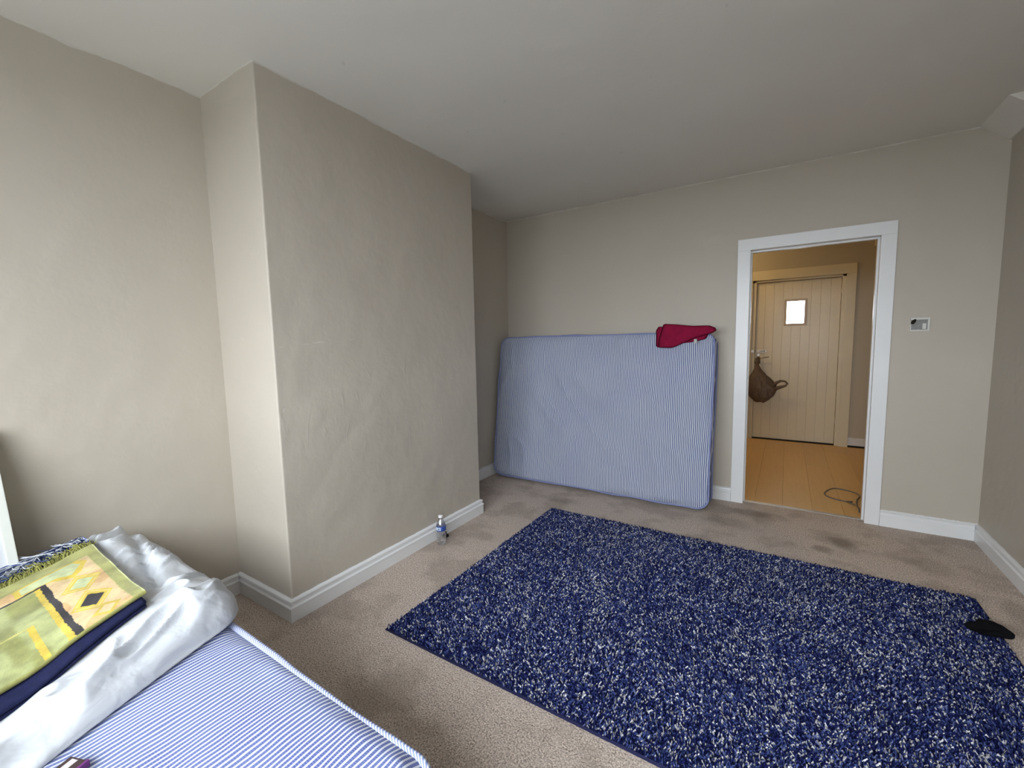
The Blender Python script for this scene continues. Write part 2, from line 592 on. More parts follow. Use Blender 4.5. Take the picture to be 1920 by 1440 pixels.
def skirting(name, path, prof=SK, m=M_white):
    """path: wall-line points walked with the room on the right-hand side; mitred at corners"""
    bm = bmesh.new()
    n = len(path)
    P = [Vector((x, y)) for x, y in path]
    rings = []
    for i in range(n):
        d0 = (P[i] - P[i - 1]).normalized() if i > 0 else None
        d1 = (P[i + 1] - P[i]).normalized() if i < n - 1 else None
        n0 = Vector((d0.y, -d0.x)) if d0 else None
        n1 = Vector((d1.y, -d1.x)) if d1 else None
        if n0 is None: off = n1
        elif n1 is None: off = n0
        else: off = (n0 + n1) / (1 + n0.dot(n1))
        rings.append([bm.verts.new((P[i].x + off.x * o, P[i].y + off.y * o, z)) for o, z in prof])
    for A, B in zip(rings, rings[1:]):
        for k in range(len(prof) - 1): bm.faces.new((A[k], A[k + 1], B[k + 1], B[k]))
    bm.faces.new(rings[0]); bm.faces.new(rings[-1])
    return struct(bm_obj(name, bm, m))


skirting('baseboard_left', [(XL, YB), (XL, Y1 - 0.0176)])
skirting('baseboard_chimney_breast', [(XL, Y1), (XC, Y1), (XC, Y2), (XC - 0.02, Y2)])
skirting('baseboard_alcove', [(XL, Y2), (XL, YF - 0.0176)])
skirting('baseboard_far_left', [(XL, YF), (DL - 0.085, YF)])
skirting('baseboard_far_right', [(DR + 0.079, YF), (XR - 0.0176, YF)], SK_FLAT)
skirting('baseboard_right', [(XR, YF), (XR, YB)])

# ------------------------------------------------------------------ doorway lining and architrave
d1 = struct(empty('door_1', (0, 0, 0)))
tag(d1, 'white gloss architrave and lining of the open doorway to the hall')
AO, AT = 0.084, 2.075
for nm, b in (('architrave_leg', (DL - AO, DL + 0.004, YF - 0.016, YF, 0, DT)),
              ('architrave_leg', (DR - 0.004, DR + 0.078, YF - 0.016, YF, 0, DT)),
              ('architrave_head', (DL - AO, DR + 0.078, YF - 0.016, YF, DT, AT))):
    box(nm, *b, M_white, d1, 0.003)
for nm, b in (('lining_jamb', (DL - 0.03, DL, YF - 0.004, YF + 0.13, 0, DT)),
              ('lining_jamb', (DR, DR + 0.03, YF - 0.004, YF + 0.13, 0, DT)),
              ('lining_head', (DL - 0.03, DR + 0.03, YF - 0.004, YF + 0.13, DT, DT + 0.03)),
              ('door_stop', (DL, DL + 0.013, YF + 0.045, YF + 0.085, 0, DT - 0.013)),
              ('door_stop', (DR - 0.013, DR, YF + 0.045, YF + 0.085, 0, DT - 0.013)),
              ('door_stop', (DL, DR, YF + 0.045, YF + 0.085, DT - 0.013, DT))):
    box(nm, *b, M_white, d1, 0.002)
for nm, b in (('hall_architrave', (DL - 0.08, DL + 0.003, YF + 0.12, YF + 0.136, 0, DT)),
              ('hall_architrave', (DR - 0.003, DR + 0.08, YF + 0.12, YF + 0.136, 0, DT)),
              ('hall_architrave', (DL - 0.08, DR + 0.08, YF + 0.12, YF + 0.136, DT, DT + 0.08))):
    box(nm, *b, M_cream, d1, 0.003)
# threshold strip
bm = bmesh.new()
sec = [(-0.019, 0), (-0.016, 0.004), (-0.004, 0.0075), (0.006, 0.0075), (0.016, 0.004), (0.019, 0)]
A = [bm.verts.new((DL, YF + 0.06 + y, z)) for y, z in sec]
B = [bm.verts.new((DR, YF + 0.06 + y, z)) for y, z in sec]
bm.faces.new(A); bm.faces.new(B)
for k in range(6): bm.faces.new((A[k], A[(k + 1) % 6], B[(k + 1) % 6], B[k]))
struct(bm_obj('trim_2', bm, M_alu))

# ------------------------------------------------------------------ the hall beyond
fh = struct(box('floor_hall', HXL - 0.1, HXR + 0.1, YF + 0.055, YH + 0.2, -0.12, -0.008, M_dark))
PW, PL_ = 0.196, 1.25
pm = {}
col_i = 0
x = HXL - 0.05
while x < HXR:
    y = YF + 0.062 - ((col_i * 0.43) % 1.0) * PL_
    while y < YH:
        y0, y1 = max(y, YF + 0.062), min(y + PL_, YH + 0.09)
        if y1 - y0 > 0.05:
            key = round(y1 - y0, 3)
            if key not in pm:
                bm = bmesh.new()
                add_box(bm, 0.0006, PW - 0.0006, 0.0006, key - 0.0006, -0.008, 0.0, 0.0012)
                me = bpy.data.meshes.new('plank')
                bm.to_mesh(me); bm.free(); pm[key] = me
            o = link('plank', pm[key], M_lam, fh)
            o.location = (x, y0, 0)
        y += PL_
    x += PW
    col_i += 1
struct(box('ceiling_hall', HXL - 0.1, HXR + 0.1, YF + 0.12, YH + 0.2, H, H + 0.15, M_ceil))
struct(box('wall_hall_left', HXL - 0.1, HXL, YF + 0.12, YH + 0.2, 0, H, M_hallwall))
struct(box('wall_hall_right', HXR, HXR + 0.1, YF + 0.12, YH + 0.2, 0, H, M_hallwall))
ODL, ODR, ODT = -0.392, 0.568, 2.045
struct(boxes('wall_hall_end', [(HXL, ODL, YH, YH + 0.16, 0, H), (ODR, HXR, YH, YH + 0.16, 0, H), (ODL, ODR, YH, YH + 0.16, ODT, H)], M_hallwall))

d2 = struct(empty('door_2', (0, YH, 0)))
tag(d2, 'cream boarded front door with small obscured glass pane at the end of the hall')
for nm, b in (('architrave_leg', (ODL - 0.09, ODL + 0.004, -0.018, 0, 0, ODT)), ('architrave_leg', (ODR - 0.004, ODR + 0.088, -0.018, 0, 0, ODT)),
              ('architrave_head', (ODL - 0.09, ODR + 0.088, -0.018, 0, ODT, ODT + 0.115)),
              ('frame_jamb', (ODL, ODL + 0.046, 0.012, 0.16, 0, ODT)), ('frame_jamb', (ODR - 0.040, ODR, 0.012, 0.16, 0, ODT)),
              ('frame_head', (ODL, ODR, 0.012, 0.16, ODT - 0.026, ODT)),
              ('frame_stop', (ODL + 0.04, ODL + 0.075, 0.096, 0.16, 0, ODT)), ('frame_stop', (ODR - 0.07, ODR - 0.035, 0.096, 0.16, 0, ODT)),  # stops added behind the leaf to block light leaking through its gaps
              ('frame_stop', (ODL + 0.04, ODR - 0.04, 0.096, 0.16, ODT - 0.06, ODT - 0.02))):
    box(nm, *b, M_cream, d2, 0.003)
LX0, LX1, LZ0, LZ1, LY = ODL + 0.050, ODR - 0.044, 0.014, ODT - 0.030, 0.048      # the leaf
GX0, GX1, GZ0, GZ1 = -0.038, 0.198, 1.465, 1.792                                   # its small pane
bm = bmesh.new()
for b in ((LX0, GX0, LY + 0.012, LY + 0.044, LZ0, LZ1), (GX1, LX1, LY + 0.012, LY + 0.044, LZ0, LZ1),
          (GX0, GX1, LY + 0.012, LY + 0.044, LZ0, GZ0), (GX0, GX1, LY + 0.012, LY + 0.044, GZ1, LZ1)):
    add_box(bm, *b)
leaf = bm_obj('leaf', bm, M_cream, d2)
NPK = 9
pw = (LX1 - LX0) / NPK
for k in range(NPK):
    a, b = LX0 + k * pw + 0.0004, LX0 + (k + 1) * pw - 0.0004
    if b < GX0 or a > GX1:
        spans = [(a, b, LZ0, LZ1)]
    else:
        spans = [(a, b, LZ0, GZ0), (a, b, GZ1, LZ1)]
        if a < GX0: spans.append((a, GX0, GZ0, GZ1))
        if b > GX1: spans.append((GX1, b, GZ0, GZ1))
    boxes('plank', [(s[0], s[1], LY, LY + 0.012, s[2], s[3]) for s in spans], M_cream, d2, 0.0012)
gb = 0.026
gf = boxes('pane_beading', [(GX0, GX1, LY - 0.008, LY + 0.02, GZ0, GZ0 + gb), (GX0, GX1, LY - 0.008, LY + 0.02, GZ1 - gb, GZ1),
                            (GX0, GX0 + gb, LY - 0.008, LY + 0.02, GZ0 + gb, GZ1 - gb), (GX1 - gb, GX1, LY - 0.008, LY + 0.02, GZ0 + gb, GZ1 - gb)],
           simple('beading_paint', (0.50, 0.42, 0.33), 0.45), d2, 0.002)
tag(box('pane', GX0 + gb, GX1 - gb, LY + 0.022, LY + 0.027, GZ0 + gb, GZ1 - gb, M_frost, d2), 'small bright obscured glass pane')
# bolt, lever, hinges
bolt = box('slide_bolt', -0.335, -0.215, LY - 0.006, LY, 1.133, 1.163, M_metal, d2, 0.002)
tube('bolt_bar', [(-0.372, LY - 0.012, 1.148), (-0.225, LY - 0.012, 1.148)], 0.007, M_metal, bolt)
box('bolt_keep', -0.388, -0.350, -0.010, 0.012, 1.132, 1.164, M_metal, d2, 0.002)
hd = lathe('handle', [(0.001, 0), (0.021, 0), (0.021, 0.006), (0.009, 0.009), (0.009, 0.05), (0.001, 0.052)], M_metal, d2, 16)
hd.location = (-0.302, LY, 1.062); hd.rotation_euler = (math.radians(90), 0, 0)
tube('lever', [(0, 0, 0.045), (0.05, 0.003, 0.048), (0.118, 0.012, 0.046)], [0.008, 0.0075, 0.006], M_metal, hd)
box('escutcheon', -0.316, -0.290, LY - 0.004, LY, 1.078, 1.118, M_metal, d2, 0.0015)
for z in (1.80, 1.03, 0.22):
    hg = box('hinge', LX1 - 0.002, ODR - 0.018, LY - 0.007, LY + 0.004, z, z + 0.10, M_cream, d2, 0.002)
    tube('knuckle', [(LX1 + 0.004, LY - 0.008, z), (LX1 + 0.004, LY - 0.008, z + 0.10)], 0.006, M_metal, hg)
box('threshold', ODL + 0.022, ODR - 0.022, 0.02, 0.16, -0.002, 0.012, M_dark, d2, 0.002)
skirt_h = [(0, 0), (0.012, 0), (0.012, 0.012), (0.003, 0.02), (0, 0.02)]
skirting('baseboard_hall_end', [(ODR + 0.088, YH), (HXR, YH)], skirt_h, M_dark)

# chime box high up beside the front door
cb = tag(empty('door_chime', (0.875, YH, 2.395)), 'small cream box fixed high on the hall wall right of the front door', 'door chime')
box('case', -0.075, 0.075, -0.045, 0, -0.07, 0.07, M_cream, cb, 0.006)
box('grille', -0.05, 0.05, -0.049, -0.045, -0.045, 0.02, M_plastic, cb, 0.001)

# hall ceiling lamp (out of sight to the left of the doorway), warm
hl = tag(empty('ceiling_lamp', (-0.95, 5.55, H)), 'round opal glass ceiling lamp in the hall', 'lamp')
lathe('lamp_base', [(0.001, 0), (0.09, 0), (0.09, -0.025), (0.001, -0.03)], M_white, hl)
mo = bpy.data.materials.new('lit_opal_glass'); mo.use_nodes = True
pb = mo.node_tree.nodes['Principled BSDF']
pb.inputs['Base Color'].default_value = (0.9, 0.85, 0.75, 1)
pb.inputs['Emission Color'].default_value = (1.0, 0.71, 0.34, 1)
pb.inputs['Emission Strength'].default_value = 19.0
lathe('lamp_globe', [(0.02, -0.03), (0.10, -0.045), (0.135, -0.09), (0.12, -0.14), (0.07, -0.17), (0.001, -0.178)], mo, hl)

# cable loop on the hall floor
cp = []
for k in range(40):
    a = math.radians(-25 + k * 8.2)
    cp.append((0.435 + 0.115 * math.cos(a) + 0.012 * math.sin(3 * a), 4.40 + 0.165 * math.sin(a), 0.0035))
cp = [(0.508, 4.02, 0.0035), (0.515, 4.10, 0.0035), (0.508, 4.16, 0.0035), (0.515, 4.24, 0.0035)] + cp + [(0.45, 4.215, 0.010), (0.495, 4.16, 0.010)]
tag(tube('cable', cp, 0.0055, M_cable), 'thin grey cable lying in a loop on the hall floor', 'cable')

# carrier bag hanging from the door lever
bag = tag(empty('carrier_bag', (-0.275, YH - 0.040, 0.605)), 'crumpled brown plastic carrier bag hung from the front door lever', 'bag')
nu, nv = 44, 36
U, V = np.meshgrid(np.linspace(0, 2 * math.pi, nu), np.linspace(0, 1, nv))
zc = V * 0.435
# half widths: left and right outline against height (metres from the bag's middle)
lf = np.interp(zc, [0, .03, .08, .14, .20, .28, .34, .39, .435], [-.045, -.085, -.125, -.145, -.130, -.085, -.055, -.042, -.040])
rg = np.interp(zc, [0, .03, .08, .14, .20, .28, .34, .39, .435], [.065, .115, .155, .165, .125, .055, .012, -.012, -.014])
mid, hw = (lf + rg) / 2, (rg - lf) / 2
dep = np.interp(zc, [0, .05, .15, .25, .35, .435], [.03, .05, .058, .042, .02, .012])
crk = 1 + 0.16 * (vnoise(np.cos(U) * 3 + 5, np.sin(U) * 3 + zc * 14, 3) - 0.5) * 2 + 0.10 * (vnoise(U * 4, zc * 40, 5) - 0.5)
crk[:, -1] = crk[:, 0]
BX = mid + hw * np.cos(U) * crk
BY = dep * np.sin(U) * crk
BZ = zc + 0.02 * np.sin(U * 2) * (1 - V)
bag.scale = (1.15, 1.1, 1.2)
bag.location.z = 0.512
bo = link('bag_body', grid_mesh('bag_body', BX, BY, BZ), M_bag, bag, True)
bmx = bmesh.new(); bmx.from_mesh(bo.data)
bmesh.ops.remove_doubles(bmx, verts=bmx.verts, dist=0.0008)
bmesh.ops.holes_fill(bmx, edges=bmx.edges)
bmx.to_mesh(bo.data); bmx.free()
bo.data.polygons.foreach_set('use_smooth', [True] * len(bo.data.polygons))
tube('bag_strap', [(-0.045, 0, 0.40), (-0.040, 0.012, 0.45), (-0.024, 0.038, 0.470), (-0.012, 0.012, 0.45), (-0.012, 0, 0.40)], [0.012, 0.010, 0.008, 0.010, 0.012], M_bag, bag)
hp = [(0.13, -0.01, 0.165), (0.16, -0.02, 0.20), (0.20, -0.03, 0.222), (0.24, -0.035, 0.218), (0.262, -0.035, 0.195), (0.245, -0.03, 0.172), (0.20, -0.02, 0.155), (0.14, -0.01, 0.135)]
tube('bag_handle', hp, [0.024, 0.017, 0.011, 0.009, 0.010, 0.010, 0.016, 0.026], M_bag, bag)

# ------------------------------------------------------------------ window and outside
wnd = struct(empty('window_1', (0, 0, 0)))
tag(wnd, 'white framed window with three casements behind the bed')
fy0, fy1 = YB - 0.15, YB - 0.09
fr = 0.055
for nm, b in (('frame_rail', (WX0, WX1, fy0, fy1, WZ0, WZ0 + fr)), ('frame_rail', (WX0, WX1, fy0, fy1, WZ1 - fr, WZ1)),
              ('frame_stile', (WX0, WX0 + fr, fy0, fy1, WZ0 + fr, WZ1 - fr)), ('frame_stile', (WX1 - fr, WX1, fy0, fy1, WZ0 + fr, WZ1 - fr))):
    box(nm, *b, M_upvc, wnd, 0.004)
w3 = (WX1 - WX0) / 3
for k in (1, 2):
    box('mullion', WX0 + k * w3 - 0.03, WX0 + k * w3 + 0.03, fy0, fy1, WZ0 + fr, WZ1 - fr, M_upvc, wnd, 0.004)
for k in range(3):
    a = WX0 + k * w3 + (fr if k == 0 else 0.03)
    b = WX0 + (k + 1) * w3 - (fr if k == 2 else 0.03)
    box('pane', a, b, YB - 0.124, YB - 0.116, WZ0 + fr, WZ1 - fr, M_glass, wnd)
box('window_sill', WX0 - 0.03, WX1 + 0.03, YB - 0.09, YB + 0.05, WZ0 - 0.022, WZ0 + 0.002, M_upvc, wnd, 0.005)
struct(box('ground', -40, 40, -40, 46, -0.5, -0.3, M_pave))

# ------------------------------------------------------------------ mattresses
def rr_grid(L, W, R, nx, ny, ease=True):
    """grid over a rounded rectangle; returns x, y and the parameters a, b in [-1,1]"""
    def axis(n, half):
        t = np.linspace(-1, 1, n)
        if ease: t = 0.55 * t + 0.45 * np.sin(t * math.pi / 2)
        return t / abs(t[-1])
    a, b = np.meshgrid(axis(nx, L / 2), axis(ny, W / 2))
    x, y = a * L / 2, b * W / 2
    cx, cy = L / 2 - R, W / 2 - R
    p = (np.abs(x) - cx) / R; q = (np.abs(y) - cy) / R
    k = (p > 0) & (q > 0)
    px = np.where(k, p * np.sqrt(np.clip(1 - q * q / 2, 0, 1)), p)
    qy = np.where(k, q * np.sqrt(np.clip(1 - p * p / 2, 0, 1)), q)
    x = np.where(k, np.sign(x) * (cx + px * R), x)
    y = np.where(k, np.sign(y) * (cy + qy * R), y)
    return x, y, a, b


def perimeter(A):
    return np.concatenate([A[0, :-1], A[:-1, -1], A[-1, :0:-1], A[:0:-1, 0]])


def make_mattress(name, L, W, T_, seed, puff=0.022, edge_wob=0.004, pipe_r=0.009, pipe_m=None, cloth=None, crease=0.010):
    root = empty(name)
    nx, ny = 150, 110
    x, y, a, b = rr_grid(L, W, 0.085, nx, ny)
    ex = 1 - np.abs(a) ** 8; ey = 1 - np.abs(b) ** 8
    ed = np.clip(ex * ey, 0, 1)
    dist = np.minimum((1 - np.abs(a)) * L / 2, (1 - np.abs(b)) * W / 2)

    def face(sd, sign):
        z = puff * np.sqrt(ed)
        wr = (vnoise(x * 3.2 + y * 1.4, y * 3.0 - x, sd) - 0.5) * 0.016
        rd = 1 - np.abs(2 * vnoise(x * 5 + 1.5 * np.sin(y * 3), y * 2.2, sd + 9) - 1)
        wr += rd ** 4 * crease
        # ruching along the seams
        al = np.where((1 - np.abs(a)) * L < (1 - np.abs(b)) * W, y, x)
        ru = (vnoise(al * 26, dist * 3, sd + 4) - 0.5) * 0.012 * np.exp(-dist / 0.06) * (1 - np.exp(-dist / 0.008))
        return sign * (T_ / 2 + z + (wr + ru) * sstep(0, 0.05, dist))
    zt, zb = face(seed, 1), face(seed + 31, -1)
    # edge waviness of the seam
    pxs, pys = perimeter(x), perimeter(y)
    n = len(pxs)
    arc = np.cumsum(np.hypot(np.diff(pxs, append=pxs[0]), np.diff(pys, append=pys[0])))
    per = arc[-1]
    wob = (vnoise(arc * 5, 0 * arc, seed + 2) - 0.5) * 2 * edge_wob
    wob *= np.minimum(1, np.minimum(arc, per - arc) / 0.1)

    ctr = []
    idx_t = np.arange(nx * ny).reshape(ny, nx)
    co = [np.stack([x, y, zt], -1).reshape(-1, 3), np.stack([x, y, zb], -1).reshape(-1, 3)]
    F = []
    f = np.stack([idx_t[:-1, :-1], idx_t[:-1, 1:], idx_t[1:, 1:], idx_t[1:, :-1]], -1).reshape(-1, 4)
    F += f.tolist()
    F += (f[:, ::-1] + nx * ny).tolist()
    base = 2 * nx * ny
    K = 6
    nrm = np.stack([np.roll(pys, -1) - np.roll(pys, 1), -(np.roll(pxs, -1) - np.roll(pxs, 1))], -1)
    nrm /= np.linalg.norm(nrm, axis=1)[:, None]
    pit_, pib = perimeter(idx_t), perimeter(idx_t) + nx * ny
    rows = [pit_.tolist()]
    for k in range(1, K):
        t = k / K
        bul = 0.012 * math.sin(math.pi * t) + (vnoise(arc * 7, arc * 0 + t * 3, seed + 6) - 0.5) * 0.006
        ring = np.stack([pxs + nrm[:, 0] * bul, pys + nrm[:, 1] * bul, np.full(n, T_ / 2 - T_ * t)], -1)
        rows.append((base + (k - 1) * n + np.arange(n)).tolist())
        co.append(ring)
    rows.append(pib.tolist())
    for A, B in zip(rows, rows[1:]):
        for k in range(n):
            F.append((A[k], B[k], B[(k + 1) % n], A[(k + 1) % n]))
    me = bpy.data.meshes.new('ticking_cover')
    me.from_pydata(np.concatenate(co).tolist(), [], F)
    bmx = bmesh.new(); bmx.from_mesh(me); bmesh.ops.recalc_face_normals(bmx, faces=bmx.faces); bmx.to_mesh(me); bmx.free()
    link('ticking_cover', me, cloth or M_tick, root, True)
    for sg in (1, -1):
        pts = np.stack([pxs + nrm[:, 0] * (0.004 + wob), pys + nrm[:, 1] * (0.004 + wob), np.full(n, sg * T_ / 2) + wob * 0.6], -1)
        tube('piping', pts[::2].tolist(), pipe_r, pipe_m or M_pipe, root, 8, True)
    return root


# bed: divan base and mattress along the window wall
BX0, BX1, BY0, BY1, BZ = -2.405, -0.585, -0.738, 0.612, 0.435
MT = 0.19
div = tag(empty('divan_base', ((BX0 + BX1) / 2, (BY0 + BY1) / 2, 0)), 'grey fabric divan base under the striped bed mattress', 'bed base')
box('base_box', -0.90, 0.90, -0.66, 0.66, 0.04, BZ - MT - 0.066, M_divan, div, 0.015)
for sx in (-0.75, 0.75):
    for sy in (-0.55, 0.55):
        c = lathe('foot', [(0.001, 0), (0.02, 0), (0.028, 0.04), (0.001, 0.042)], M_blackpl, div, 12)
        c.location = (sx, sy, 0)
bedm = make_mattress('mattress', BX1 - BX0, BY1 - BY0, MT, 3, 0.020, 0.006, 0.0105)
bedm.location = ((BX0 + BX1) / 2, (BY0 + BY1) / 2, BZ - MT / 2 - 0.026)
tag(bedm, 'blue and white striped mattress lying on the bed under a white duvet', 'mattress')

# the double mattress leaning against the far wall
LM_W, LM_H, LM_T = 1.955, 1.35, 0.17
lm = make_mattress('mattress', LM_W, LM_H, LM_T, 12, 0.016, 0.005, 0.0075, M_pipe_blue, M_tick_old, 0.018)
tilt = math.radians(90 - 8.2)
lm.rotation_euler = (tilt, math.radians(0.0), 0)
lm.location = (-1.443, 3.60, LM_H / 2 * math.sin(tilt) + LM_T / 2 * math.cos(tilt) + 0.012)
tag(lm, 'blue and white striped double mattress standing on edge against the far wall', 'mattress')

# ------------------------------------------------------------------ duvet pile on the bed
DX0, DX1, DY0, DY1, DR_ = -2.43, -1.40, -0.70, 0.665, 0.10


def shear(y): return 0.13 - 0.36 * np.clip(y, -0.1, 0.7)


def duv_d(xs, y):
    """distance to the duvet's outline (inside positive), xs un-sheared"""
    cx, cy = (DX0 + DX1) / 2, (DY0 + DY1) / 2
    qx = np.abs(xs - cx) - (DX1 - DX0) / 2 + DR_
    qy = np.abs(y - cy) - (DY1 - DY0) / 2 + DR_
    sd = np.hypot(np.maximum(qx, 0), np.maximum(qy, 0)) + np.minimum(np.maximum(qx, qy), 0) - DR_
    return np.maximum(-sd, 0)


def unshear(x, y):
    k = np.clip((x - DX0) / 1.0, 0, 1.3)
    return x - shear(y) * k          # close enough: the shear fades towards the head of the bed


def duv_h(x, y):
    """smooth height of the duvet's top"""
    xs = unshear(x, y)
    d = duv_d(xs, y)
    s = np.clip(d / 0.125, 0, 1)
    prof = np.sqrt(np.clip(1 - (1 - s) ** 2, 0, 1))
    Rf = 0.14 + 0.30 * sstep(0.48, 0.0, y)                 # the front slopes gently near the window, rolls steeply at the far side
    sf = np.clip((DX1 - xs) / Rf, 0, 1)
    prof = np.minimum(prof, np.sqrt(np.clip(1 - (1 - sf) ** 2, 0, 1)))
    Hh = 0.052 + 0.064 * sstep(0.08, 0.50, y) + 0.012 * sstep(-1.9, -2.3, x)
    return BZ + 0.008 + Hh * prof


nx, ny = 230, 210
xs, ys, a, b = rr_grid(DX1 - DX0, DY1 - DY0, DR_, nx, ny)
xs = xs + (DX0 + DX1) / 2; ys = ys + (DY0 + DY1) / 2
kk = (xs - DX0) / 1.0
Xd = xs.copy()
for _ in range(6):
    Xd = xs + shear(ys) * np.clip((Xd - DX0) / 1.0, 0, 1.3)
Zs = duv_h(Xd, ys)
mat_mask = sstep(0.50, 0.44, ys) * sstep(-1.46, -1.54, Xd + 0.25 * (ys - 0.2)) * 0.92
fold = 1 - np.abs(2 * vnoise((Xd * 0.8 + ys) * 7 + 2 * np.sin(Xd * 5), (Xd - ys) * 3.2, 21) - 1)
fold2 = 1 - np.abs(2 * vnoise((Xd + 0.6 * ys) * 15, (ys - 0.5 * Xd) * 6, 25) - 1)
wr = (fold ** 3 - 0.25) * 0.036 + (fold2 ** 3 - 0.25) * 0.024 + (vnoise(Xd * 6, ys * 6, 8) - 0.5) * 0.03
# crease where the duvet is doubled over
cl = np.abs((ys - 0.545) + 0.16 * (Xd + 2.0))
wr -= 0.030 * np.exp(-(cl / 0.018) ** 2) * sstep(-1.66, -1.78, Xd)
dd = duv_d(xs, ys)
Zd = Zs + wr * (1 - mat_mask) * sstep(0.0, 0.07, dd)
# sideways bulge of the rolled edge
bul = (vnoise(Xd * 9, ys * 9, 17) - 0.5) * 0.02 * sstep(0.10, 0.0, dd)
co_t = np.stack([Xd + bul * 0.5, ys + bul * 0.3, Zd], -1).reshape(-1, 3)
shr = np.clip(dd / 0.06, 0, 1)
zb = BZ + 0.006 + 0.0 * dd
over = sstep(BY1 + 0.018, BY1 + 0.042, ys)            # the part that hangs over the mattress edge sags
zb = zb - 0.05 * over * sstep(0.0, 0.03, dd)
co_b = np.stack([Xd, ys, zb], -1).reshape(-1, 3)
idx = np.arange(nx * ny).reshape(ny, nx)
f = np.stack([idx[:-1, :-1], idx[:-1, 1:], idx[1:, 1:], idx[1:, :-1]], -1).reshape(-1, 4)
me = bpy.data.meshes.new('duvet')
me.from_pydata(np.concatenate([co_t, co_b]).tolist(), [], f.tolist() + (f[:, ::-1] + nx * ny).tolist() +
               [(A, A + nx * ny, B + nx * ny, B) for A, B in zip(perimeter(idx).tolist(), np.roll(perimeter(idx), -1).tolist())])
duv = link('duvet', me, M_duvet, None, True)
tag(duv, 'crumpled white duvet bundled up at the head of the bed', 'duvet')


# ------------------------------------------------------------------ folded prayer mats on the duvet
def folded(name, P00, P10, P01, P11, folds, gap, zoff, m, parent, nu=150, nv=200, thick=0.004, colour=None, vmax=1.0):
    """a cloth folded to and fro in u (fold edges at u=1 and u=0), lying on the duvet.
    P00 is the corner u=0,v=0; v runs along the fold edge"""
    r = gap / 2
    path = []
    span = math.hypot(P10[0] - P00[0], P10[1] - P00[1])
    for k in range(folds + 1):
        us = np.linspace(0, 1, nu)
        if k % 2: us = us[::-1]
        path += [(u, k * gap) for u in us]
        if k < folds:
            for j in range(1, 7):
                an = -math.pi / 2 + math.pi * j / 7
                off = r * math.cos(an) / span
                path.append(((1 + off) if k % 2 == 0 else (0 - off), k * gap + r + r * math.sin(an)))
    path = np.array(path)
    v = np.linspace(0, vmax, nv)
    Ug, Vg = np.meshgrid(path[:, 0], v)
    Zl, _ = np.meshgrid(path[:, 1], v)
    P00, P10, P01, P11 = [np.array(p) for p in (P00, P10, P01, P11)]
    XY = ((1 - Ug) * (1 - Vg))[..., None] * P00 + (Ug * (1 - Vg))[..., None] * P10 + ((1 - Ug) * Vg)[..., None] * P01 + (Ug * Vg)[..., None] * P11
    X, Y = XY[..., 0], XY[..., 1]
    Z = duv_h(np.minimum(X, -1.40 + shear(Y) - 0.03), np.minimum(Y, 0.60)) + zoff + Zl
    Z += (vnoise(Ug * 5, Vg * 5, 5) - 0.5) * 0.010 + (vnoise(Ug * 3 + 4, Vg * 9, 6) - 0.5) * 0.006
    colr = None
    if colour is not None:
        top = np.arange(path.shape[0]) >= path.shape[0] - nu
        colr = colour(Ug, Vg, np.broadcast_to(top, Ug.shape))
    o = link(name, grid_mesh(name, X, Y, Z, colr), m, parent, True)
    sm = o.modifiers.new('thickness', 'SOLIDIFY'); sm.thickness = thick; sm.offset = 0
    return o, lambda u, w_: ((1 - u) * (1 - w_)) * P00 + (u * (1 - w_)) * P10 + ((1 - u) * w_) * P01 + (u * w_) * P11


GREEN, GREEN_D = np.array((0.36, 0.36, 0.12)), np.array((0.25, 0.25, 0.075))
MINT, CREAM, YEL = np.array((0.50, 0.55, 0.30)), np.array((0.68, 0.50, 0.27)), np.array((0.62, 0.46, 0.06))
BLK, ORG = np.array((0.018, 0.014, 0.018)), np.array((0.58, 0.31, 0.10))


def in_poly(u, v, poly):
    ins = np.zeros(u.shape, bool)
    n = len(poly)
    for i in range(n):
        (u0, v0), (u1, v1) = poly[i], poly[(i + 1) % n]
        c = ((v0 > v) != (v1 > v)) & (u < (u1 - u0) * (v - v0) / (v1 - v0 + 1e-12) + u0)
        ins ^= c
    return ins


